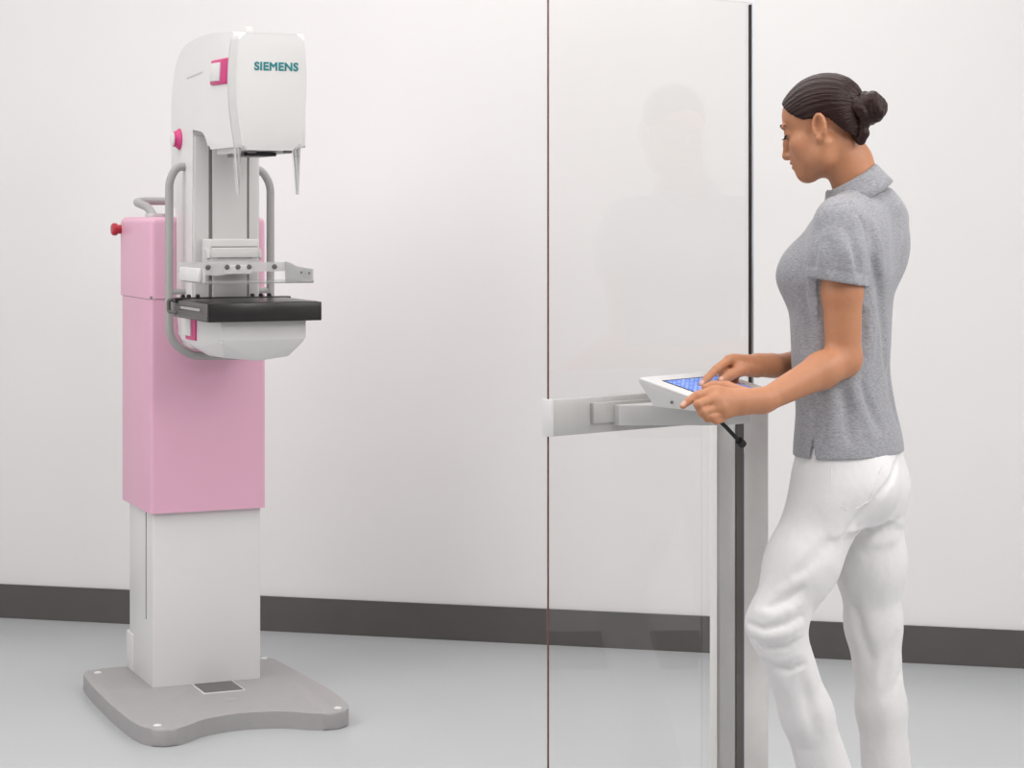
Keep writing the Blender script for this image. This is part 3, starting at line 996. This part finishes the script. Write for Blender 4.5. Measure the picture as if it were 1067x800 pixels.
skin = bpy.data.materials.new('tan_skin')
skin.use_nodes = True
nt = skin.node_tree
b = nt.nodes['Principled BSDF']
b.inputs['Roughness'].default_value = 0.48
b.inputs['Subsurface Weight'].default_value = 0.12
b.inputs['Subsurface Radius'].default_value = (0.012, 0.005, 0.003)
b.inputs['Subsurface Scale'].default_value = 0.4
at = nt.nodes.new('ShaderNodeAttribute')
at.attribute_name = 'tint'
tn_ = nt.nodes.new('ShaderNodeTexNoise')
tn_.inputs['Scale'].default_value = 90
tc_ = nt.nodes.new('ShaderNodeTexCoord')
nt.links.new(tc_.outputs['Object'], tn_.inputs['Vector'])
mr_ = nt.nodes.new('ShaderNodeMapRange')
mr_.inputs['To Min'].default_value = 0.93
mr_.inputs['To Max'].default_value = 1.07
nt.links.new(tn_.outputs['Fac'], mr_.inputs['Value'])
vm = nt.nodes.new('ShaderNodeVectorMath')
vm.operation = 'SCALE'
nt.links.new(at.outputs['Color'], vm.inputs[0])
nt.links.new(mr_.outputs['Result'], vm.inputs['Scale'])
nt.links.new(vm.outputs['Vector'], b.inputs['Base Color'])
body = mesh_object('body', V, Q, skin, woman, 1)
col = np.tile(np.array(srgb(195, 135, 99)[:3]), (len(V), 1))
hd = local(V)
lip = np.clip(1.9 - np.sqrt((hd[:, 0] / 0.019) ** 2 + ((hd[:, 1] - 0.097) / 0.010) ** 2 + ((hd[:, 2] + 0.065) / 0.0085) ** 2) * 1.25, 0, 1)[:, None]
col = col * (1 - lip) + np.array(srgb(190, 96, 88)[:3]) * lip
ck = np.clip(1 - np.sqrt((np.abs(hd[:, 0]) - 0.045) ** 2 + (hd[:, 1] - 0.058) ** 2 + (hd[:, 2] + 0.03) ** 2) / 0.028, 0, 1)[:, None] * 0.35
col = col * (1 - ck) + np.array(srgb(202, 128, 100)[:3]) * ck
for tip, dr in ((P(711.5, 421.5, 4.266), None), (P(730, 400, 4.420), None), (P(750, 395.5, 4.440), None)):
    dd = np.sqrt(((V - tip + np.array((0, 0.006, -0.005))) ** 2).sum(1))
    nl = np.clip((0.0085 - dd) / 0.002, 0, 1)[:, None] * 0.8
    col = col * (1 - nl) + np.array(srgb(236, 190, 170)[:3]) * nl
ca = body.data.color_attributes.new('tint', 'FLOAT_COLOR', 'POINT')
ca.data.foreach_set('color', np.concatenate([col, np.ones((len(col), 1))], 1).astype(np.float32).ravel())

# eyelashes, brows
for s in (-1, 1):
    b = bmesh.new()
    for t in np.linspace(-1, 1, 15):
        an = t * 1.0
        root = Vector(HL(s * (0.031 + 0.0135 * math.sin(an)), 0.0735 + 0.0128 * math.cos(an), 0.0015))
        tip = root + Vector(hf * (0.0095 * math.cos(an)) + hr * s * (0.009 * math.sin(an)) - hu * 0.0045)
        bm_tube([root, (root + tip) / 2 - Vector(hu) * 0.001, tip], lambda q: 0.0007 * (1.1 - q), 5, b)
    lp = [Vector(HL(s * (0.031 + 0.0140 * math.sin(t)), 0.0735 + 0.0138 * math.cos(t), 0.0020)) for t in np.linspace(-1.1, 1.2, 12)]
    bm_tube(lp, lambda q: 0.0019, 6, b)
    finish('eyelashes', b, 'lash', woman, True)
    bp_ = [Vector(HL(s * x, y, z)) for x, y, z in ((0.010, 0.0945, 0.0255), (0.022, 0.0940, 0.0290), (0.034, 0.0900, 0.0315), (0.044, 0.0825, 0.0295), (0.052, 0.0730, 0.0245))]
    b = bm_tube(smooth_path(bp_, 0.006, 3), lambda q: 0.0024 * (1 - 0.75 * q) + 0.0004, 7)
    finish('eyebrow', b, 'lash', woman, True)

# hair cap
hairm = material('dark_brown_hair', srgb(46, 28, 25), 0.38, var=0.3, nscale=60, bump=0.6, bscale=60, stretch=(0.35, 1.0, 5.0), spec=0.25)
hlo, hhi = HC - 0.17, HC + 0.19
F = Field(hlo, hhi, 0.002)
F.ellipsoid(HL(0, -0.012, 0.047), (0.0775 * HS, 0.098 * HS, 0.080 * HS), HR, 0.02)
F.ellipsoid(HL(0, 0.050, 0.044), (0.0585 * HS, 0.0405 * HS, 0.046 * HS), HR, 0.02)
F.ellipsoid(HL(0, -0.060, -0.008), (0.052 * HS, 0.036 * HS, 0.060 * HS), HR, 0.03)
ax = [F.lo[i] + F.h * np.arange(F.n[i], dtype=np.float32) for i in range(3)]
X, Y, Z = np.meshgrid(*ax, indexing='ij')
q = [1 / HS * ((X - HC[0]) * HR[i][0] + (Y - HC[1]) * HR[i][1] + (Z - HC[2]) * HR[i][2]) for i in range(3)]
hb = [-0.15, -0.105, -0.080, -0.055, -0.036, -0.020, 0.0, 0.030, 0.055, 0.075, 0.095]
hg = [-0.072, -0.066, -0.048, -0.018, 0.012, 0.020, 0.019, 0.028, 0.050, 0.077, 0.098]
gline = np.interp(q[1], hb, hg).astype(np.float32)
# hairline arches upward to the middle of the forehead
gline += np.where(q[1] > 0.05, 0.006 * np.clip((q[1] - 0.05) / 0.03, 0, 1) * (1 - np.clip(np.abs(q[0]) / 0.05, 0, 1)), 0)
cutd = (gline - q[2]) * 0.8 * HS
kk = 0.004
D_ = F.D
hh = np.clip(0.5 - 0.5 * (D_ - cutd) / kk, 0, 1)
F.D = (D_ * (1 - hh) + cutd * hh + kk * hh * (1 - hh)).astype(np.float32)
# combed strands: shallow grooves running back to the bun
bunc = P(905, 113, 4.535)
w1 = (X - bunc[0]) * hu[0] + (Y - bunc[1]) * hu[1] + (Z - bunc[2]) * hu[2]
w0 = np.abs((X - bunc[0]) * hr[0] + (Y - bunc[1]) * hr[1] + (Z - bunc[2]) * hr[2])
an = np.arctan2(w1, w0 + 1e-4)
F.D = (F.D + 0.0007 * np.sin(an * 46 + 2 * np.sin(an * 9)) + 0.0005 * np.sin(an * 90)).astype(np.float32)
Vh, Qh = F.mesh()
mesh_object('hair', Vh, Qh, hairm, woman, 1)
# bun: coils of twisted hair
F = Field(np.array(bunc) - 0.09, np.array(bunc) + 0.09, 0.002)
F.ellipsoid(bunc + 0.002 * hu - 0.002 * hf, (0.030, 0.026, 0.032), HR, 0.0)
rng = random.Random(4)
for coil in range(5):
    rad_ = (0.026, 0.024, 0.021, 0.014, 0.020)[coil]
    off = (-0.020, -0.008, 0.006, 0.016, 0.017)[coil]
    ph = coil * 1.3
    pts = []
    for t in np.linspace(0, 2 * math.pi, 18):
        wob = 0.004 * math.sin(2 * t + ph)
        pts.append(bunc - hf * (off + wob + 0.004) + hr * math.cos(t + ph) * rad_ + hu * math.sin(t + ph) * rad_ * 1.12)
    F.chain(pts, [0.0095 + 0.002 * math.sin(3 * t + ph) for t in np.linspace(0, 2 * math.pi, 18)], 0.002)
tw = [P(899, 130, 4.53), P(900, 139, 4.53), P(897, 146, 4.535), P(892, 143, 4.54)]
F.chain(tw, [0.011, 0.0115, 0.010, 0.008], 0.004)
F.chain([P(889, 114, 4.55), P(902, 113, 4.537)], [0.026, 0.022], 0.006)
Vh, Qh = F.mesh()
mesh_object('hair_bun', Vh, Qh, hairm, woman, 0)

# polo shirt
shirtm = bpy.data.materials.new('heather_grey_jersey')
shirtm.use_nodes = True
nt = shirtm.node_tree
b = nt.nodes['Principled BSDF']
b.inputs['Roughness'].default_value = 0.85
b.inputs['Sheen Weight'].default_value = 0.25
tc_ = nt.nodes.new('ShaderNodeTexCoord')
mp_ = nt.nodes.new('ShaderNodeMapping')
mp_.inputs['Scale'].default_value = (1, 1, 3.5)
nt.links.new(tc_.outputs['Object'], mp_.inputs['Vector'])
n1 = nt.nodes.new('ShaderNodeTexNoise')
n1.inputs['Scale'].default_value = 130
n1.inputs['Detail'].default_value = 4
n1.inputs['Roughness'].default_value = 0.7
nt.links.new(mp_.outputs['Vector'], n1.inputs['Vector'])
r1 = nt.nodes.new('ShaderNodeValToRGB')
r1.color_ramp.elements[0].position = 0.30
r1.color_ramp.elements[1].position = 0.72
r1.color_ramp.elements[0].color = srgb(132, 132, 137)
r1.color_ramp.elements[1].color = srgb(182, 182, 187)
nt.links.new(n1.outputs['Fac'], r1.inputs['Fac'])
nt.links.new(r1.outputs['Color'], b.inputs['Base Color'])
n2 = nt.nodes.new('ShaderNodeTexNoise')
n2.inputs['Scale'].default_value = 420
nt.links.new(tc_.outputs['Object'], n2.inputs['Vector'])
bp_ = nt.nodes.new('ShaderNodeBump')
bp_.inputs['Strength'].default_value = 0.25
bp_.inputs['Distance'].default_value = 0.001
nt.links.new(n2.outputs['Fac'], bp_.inputs['Height'])
nt.links.new(bp_.outputs['Normal'], b.inputs['Normal'])

F = Field((0.48, 4.30, 0.88), (1.02, 4.98, 1.58), 0.003)
F.stack(sz, sx, sy, sA, sB, BF, BR, 0.0)
chest = np.array((sx[4], BY, sz[4]))
bf3, br3 = np.array((BF[0], BF[1], 0)), np.array((BR[0], BR[1], 0))
for s in (-1, 1):
    F.ellipsoid(chest + bf3 * 0.042 + br3 * s * 0.066 + np.array((0, 0, 0.004)), (0.062, 0.062, 0.068), None, 0.04)
    F.ellipsoid(np.array((sx[2], BY, sz[2] - 0.03)) - bf3 * 0.030 + br3 * s * 0.062 - np.array((0, 0, 0.03)), (0.06, 0.06, 0.075), None, 0.05)
# sleeves
slL = P(874, 294, 4.455)
slR = shR + (elR - shR) * 0.44
F.chain([shL + np.array((0.004, 0.006, 0.0)), (shL + slL) / 2, slL + (slL - shL) * 0.2], [0.049, 0.051, 0.0525], 0.035)
F.chain([shR + np.array((-0.004, -0.006, 0.0)), (shR + slR) / 2, slR + (slR - shR) * 0.2], [0.053, 0.052, 0.0525], 0.035)
# shoulder yokes up to the neck
F.chain([P(890, 217, 4.57), P(876, 226, 4.48)], [0.040, 0.041], 0.03)
F.chain([P(899, 217, 4.60), P(916, 218, 4.62), P(926, 226, 4.68)], [0.038, 0.040, 0.040], 0.03)
F.chain([P(899, 220, 4.60), P(918, 226, 4.75)], [0.042, 0.040], 0.03)
# folds: soft ridges and furrows running from the armpit and the waist
def fold(pts, r, depth_k=0.012, op='add'):
    F.chain(pts, [r * 0.5] + [r] * (len(pts) - 2) + [r * 0.4], depth_k, op)


def onback(x, y, out):
    """surface point of the shirt towards the camera at a pixel (found by marching the grid)"""
    for Yq in np.arange(4.32, 4.9, 0.003):
        p = P(x, y, Yq)
        i = ((p - F.lo) / F.h).astype(int)
        if (i >= 0).all() and all(i[j] < F.n[j] for j in range(3)) and F.D[tuple(i)] < 0:
            return p + np.array((0, -out, 0))
    return P(x, y, BY)


def dense_px(pts, n=6):
    out = []
    for (x0, y0), (x1, y1) in zip(pts[:-1], pts[1:]):
        out += [(x0 + (x1 - x0) * t, y0 + (y1 - y0) * t) for t in np.linspace(0, 1, n, endpoint=False)]
    return out + [pts[-1]]


for pts, sg, am in (
        ([(901, 292), (908, 330), (906, 372), (899, 412)], 0.009, -0.006),
        ([(906, 262), (915, 300), (921, 350), (923, 395)], 0.008, 0.006),
        ([(893, 300), (898, 340), (897, 372)], 0.007, 0.005),
        ([(897, 396), (906, 425), (920, 452)], 0.008, 0.0065),
        ([(886, 392), (896, 425), (909, 462)], 0.009, -0.006),
        ([(925, 380), (930, 415), (938, 446)], 0.008, 0.006),
        ([(875, 395), (882, 428), (886, 466)], 0.009, 0.006),
        ([(864, 398), (868, 430), (866, 466)], 0.010, -0.004),
        ([(906, 225), (914, 255), (918, 290)], 0.009, -0.006),
        ([(838, 296), (842, 340), (845, 385)], 0.008, 0.005),
        ([(847, 400), (850, 430), (849, 462)], 0.004, 0.003),
        ([(854, 232), (851, 258), (849, 282)], 0.006, 0.004),
        ([(882, 236), (891, 262), (896, 288)], 0.007, 0.006),
        ([(874, 240), (882, 264), (886, 288)], 0.007, -0.004),
        ([(861, 246), (867, 266), (869, 288)], 0.007, 0.004)):
    F.crease([onback(x, y, 0) for x, y in dense_px(pts)], sg, am * 1.6)
F.crease([onback(x, y, 0) for x, y in dense_px([(886, 212), (899, 232), (905, 256), (904, 282)])], 0.0045, 0.005)
# openings: sleeve hems, shirt hem (slightly hollow), side vent
for sh_, sl_, el_ in ((shL, slL, elL), (shR, slR, elR)):
    n_ = sl_ - sh_
    n_ = n_ / np.linalg.norm(n_) + np.array((0.0, 0, 0))
    n_ = n_ / np.linalg.norm(n_)
    F.cut_plane(sl_, n_, sl_ - 0.09 + n_ * 0.03, sl_ + 0.09 + n_ * 0.05) if False else None
V_, Q_ = None, None
axg = [F.lo[i] + F.h * np.arange(F.n[i], dtype=np.float32) for i in range(3)]
X, Y, Z = np.meshgrid(*axg, indexing='ij', sparse=True)
for sh_, sl_, el_, tiltv in ((shL, slL, elL, (0.16, 0.0)), (shR, slR, elR, (-0.05, 0.0))):
    n_ = np.array((tiltv[0] * -1.0, tiltv[1], -1.0))
    n_ = n_ / np.linalg.norm(n_)
    pl = (X - sl_[0]) * n_[0] + (Y - sl_[1]) * n_[1] + (Z - sl_[2]) * n_[2]
    # only inside the sleeve's own neighbourhood
    ab = el_ - sh_
    t = np.clip(((X - sh_[0]) * ab[0] + (Y - sh_[1]) * ab[1] + (Z - sh_[2]) * ab[2]) / float(ab @ ab), 0, 1)
    rad_ = np.sqrt((X - sh_[0] - t * ab[0]) ** 2 + (Y - sh_[1] - t * ab[1]) ** 2 + (Z - sh_[2] - t * ab[2]) ** 2)
    # torso distance, so the trunk survives the cut
    T = Field.__new__(Field)
    T.h, T.lo, T.n, T.D = F.h, F.lo, F.n, np.full(F.n, 0.5, dtype=np.float32)
    T.stack(sz, sx, sy, sA, sB, BF, BR, 0.0)
    near = (rad_ < 0.085) & (T.D > 0.006) & (pl > -0.03)
    F.D = np.where(near, np.maximum(F.D, pl), F.D).astype(np.float32)
    hollow = np.maximum(rad_ - 0.0475, -(pl + 0.02))
    F.D = np.where((rad_ < 0.06) & (T.D > 0.0), np.maximum(F.D, -hollow), F.D).astype(np.float32)
    # stitch line above the sleeve hem
    F.D = np.where((rad_ < 0.085) & (T.D > 0.004), F.D + 0.0016 * np.exp(-((pl + 0.024) / 0.0030) ** 2), F.D).astype(np.float32)
# hem: lower edge follows the photographed line
zh = CAMH - (471 - HOR) / FPX * BY
hem = (zh - Z) + 0 * X + 0 * Y
F.D = np.maximum(F.D, hem).astype(np.float32)
T.D[:] = 0.5
T.stack(sz, sx, sy, sA, sB, BF, BR, 0.0, 'add', -0.007)
F.D = np.where(Z < zh + 0.02, np.maximum(F.D, -T.D), F.D).astype(np.float32)
# neck opening
T.D[:] = 0.5
T.cone(P(893, 192, 4.60), P(880, 162, 4.59), 0.052, 0.056, 0.0)
F.D = np.maximum(F.D, -T.D).astype(np.float32)
# vent slit at the side seam
pv = onback(847, 470, 0)
T.D[:] = 0.5
T.chain([pv + np.array((0, -0.02, -0.03)), pv + np.array((0, 0.03, -0.03))], [0.006, 0.006], 0.0)
T.chain([onback(847, 450, 0.004), pv + np.array((0, 0, -0.02))], [0.001, 0.008], 0.0)
F.D = np.maximum(F.D, -T.D).astype(np.float32)
Vs, Qs = F.mesh()
shirt = mesh_object('polo_shirt', Vs, Qs, shirtm, woman, 2)
# sleeve hem band
# collar: stand and fold as a ring leaning with the neck
cn0 = P(893, 200, 4.60)
cu = (P(880, 160, 4.59) - P(893, 192, 4.60))
cu = cu / np.linalg.norm(cu)
cfw = bf3 - cu * float(bf3 @ cu)
cfw /= np.linalg.norm(cfw)
crt = np.cross(cfw, cu)
if crt @ br3 < 0:
    crt = -crt
b = bmesh.new()
rows = []
NT = 44
for i in range(NT + 1):
    th = math.radians(18 + (342 - 18) * i / NT)          # 0 = front, 180 = back
    bk = 0.5 - 0.5 * math.cos(th)                        # 0 front .. 1 back
    ca_, sa_ = math.cos(th), math.sin(th)
    ring = []
    for (rad_f, rad_s, up) in ((0.056, 0.054, -0.004), (0.054, 0.052, 0.018 + 0.016 * bk), (0.057, 0.055, 0.025 + 0.018 * bk), (0.061, 0.060, 0.022 + 0.016 * bk),
                               (0.069, 0.071, 0.006 + 0.008 * bk), (0.078 - 0.002 * bk, 0.084, -0.012 + 0.006 * bk)):
        p = cn0 + cfw * ca_ * rad_f + crt * sa_ * rad_s + cu * up
        ring.append(b.verts.new(p))
    rows.append(ring)
for i in range(NT):
    for j in range(5):
        b.faces.new((rows[i][j], rows[i][j + 1], rows[i + 1][j + 1], rows[i + 1][j]))
co = finish('collar', b, shirtm, shirt, True)
md = co.modifiers.new('thick', 'SOLIDIFY')
md.thickness = 0.003
md.offset = 0

# white jeans
jeanm = material('white_denim', srgb(240, 238, 238), 0.8, var=0.03, nscale=500, bump=0.55, bscale=16, bdist=0.012, stretch=(1, 1, 0.7))
F = Field((0.44, 4.32, 0.02), (0.98, 4.88, 1.02), 0.003)
zs2 = [CAMH - (y - HOR) / FPX * BY for y in (452, 470, 490, 515, 540)]
F.stack(zs2, [(x - 533.5) / FPX * BY for x in (884, 885, 885, 885, 884)], [BY] * 5, [0.155, 0.164, 0.168, 0.166, 0.150], [0.092, 0.099, 0.102, 0.098, 0.085], BF, BR, 0.0)
for hip, kn, an, kk in ((hipL, knL, anL, 0), (hipR, knR, anR, 1)):
    r0, r1, r2, r3 = ((0.084, 0.056, 0.050, 0.066), (0.082, 0.057, 0.050, 0.060))[kk]
    mid_ = hip * 0.45 + kn * 0.55
    F.chain([hip, mid_, kn], [r0, (r0 + r1) / 2 + 0.002, r1], 0.035)
    s1 = kn * 0.62 + an * 0.38
    F.chain([kn, s1, an + np.array((0, 0, -0.04))], [r1, r2, r3], 0.03)
# buttocks
F.ellipsoid(P(893, 506, 4.545), (0.088, 0.085, 0.080), None, 0.03)
F.ellipsoid(P(908, 506, 4.660), (0.074, 0.085, 0.080), None, 0.03)


def surf(x, y, out, y0=4.34):
    for Yq in np.arange(y0, 4.86, 0.002):
        p = P(x, y, Yq)
        i = ((p - F.lo) / F.h).astype(int)
        if (i >= 0).all() and all(i[j] < F.n[j] for j in range(3)) and F.D[tuple(i)] < 0:
            return p + np.array((0, -out, 0))
    return P(x, y, 4.6)


# seat seam and knee creases
for pts, sg, am in (
        ([(938, 474), (930, 498), (911, 522), (893, 540), (876, 562)], 0.0040, 0.012),
        ([(778, 648), (796, 655), (816, 651), (838, 640)], 0.0045, 0.008),
        ([(778, 655), (798, 664), (820, 660), (838, 650)], 0.0050, -0.006),
        ([(782, 664), (802, 675), (820, 674), (838, 664)], 0.0045, 0.008),
        ([(784, 636), (806, 642), (826, 634), (840, 624)], 0.0060, -0.006),
        ([(796, 634), (818, 626), (840, 610)], 0.0050, 0.007),
        ([(806, 618), (824, 610), (842, 598)], 0.0060, -0.004),
        ([(790, 680), (812, 688), (838, 680)], 0.0055, -0.005),
        ([(806, 694), (822, 698), (842, 690)], 0.0050, 0.005),
        ([(868, 560), (850, 580), (826, 604)], 0.0100, 0.005),
        ([(832, 700), (842, 730), (850, 770)], 0.0100, 0.005),
        ([(815, 700), (830, 740), (842, 780)], 0.0100, -0.004),
        ([(898, 552), (915, 551), (938, 542)], 0.0070, 0.006),
        ([(900, 566), (918, 566), (938, 558)], 0.0080, -0.004),
        ([(888, 620), (898, 660), (910, 692)], 0.0090, 0.006),
        ([(936, 655), (926, 684), (918, 715)], 0.0080, 0.006),
        ([(944, 690), (934, 712), (920, 735)], 0.0070, 0.005),
        ([(938, 700), (925, 740), (922, 780)], 0.0100, -0.004)):
    F.crease([surf(x, y, 0) for x, y in dense_px(pts)], sg, am * 1.35)
zf = 0.035
axg = [F.lo[i] + F.h * np.arange(F.n[i], dtype=np.float32) for i in range(3)]
X, Y, Z = np.meshgrid(*axg, indexing='ij', sparse=True)
F.D = np.maximum(F.D, zf - Z).astype(np.float32)
Vj, Qj = F.mesh()
jeans = mesh_object('jeans', Vj, Qj, jeanm, woman, 2)
# back pocket outline and seat seam as raised stitching
b = bmesh.new()
pk = [(866, 480), (866, 522), (886, 533), (906, 522), (920, 482)]
pp = [Vector(surf(x, y, 0.0002)) for x, y in pk]
dense = []
for i in range(len(pk) - 1):
    for t in np.linspace(0, 1, 8, endpoint=False):
        dense.append(Vector(surf(pk[i][0] * (1 - t) + pk[i + 1][0] * t, pk[i][1] * (1 - t) + pk[i + 1][1] * t, 0.001)))
dense.append(Vector(surf(pk[-1][0], pk[-1][1], 0.0)))
bm_tube(dense, 0.0024, 6, b)
finish('back_pocket_seam', b, jeanm, jeans, True)

# shoes
for an, kk in ((anL, 0), (anR, 1)):
    lo_ = np.array((an[0] - 0.28, an[1] - 0.16, 0.0))
    F = Field(lo_ - 0.006, np.array((an[0] + 0.14, an[1] + 0.24, 0.14)), 0.004)
    dirf = np.array((BF[0], BF[1], 0))
    heel = np.array((an[0], an[1], 0.036)) - dirf * 0.035
    toe = np.array((an[0], an[1], 0.028)) + dirf * 0.165
    F.chain([heel, (heel + toe) / 2 + np.array((0, 0, 0.004)), toe], [0.036, 0.040, 0.028], 0.02)
    F.cone(np.array((an[0], an[1], 0.05)), np.array((an[0], an[1], 0.09)), 0.038, 0.038, 0.02)
    F.D = np.maximum(F.D, (0.002 - (F.lo[2] + F.h * np.arange(F.n[2], dtype=np.float32)))[None, None, :]).astype(np.float32)
    Vq, Qq = F.mesh()
    mesh_object('shoe', Vq, Qq, 'shoe', woman, 1)
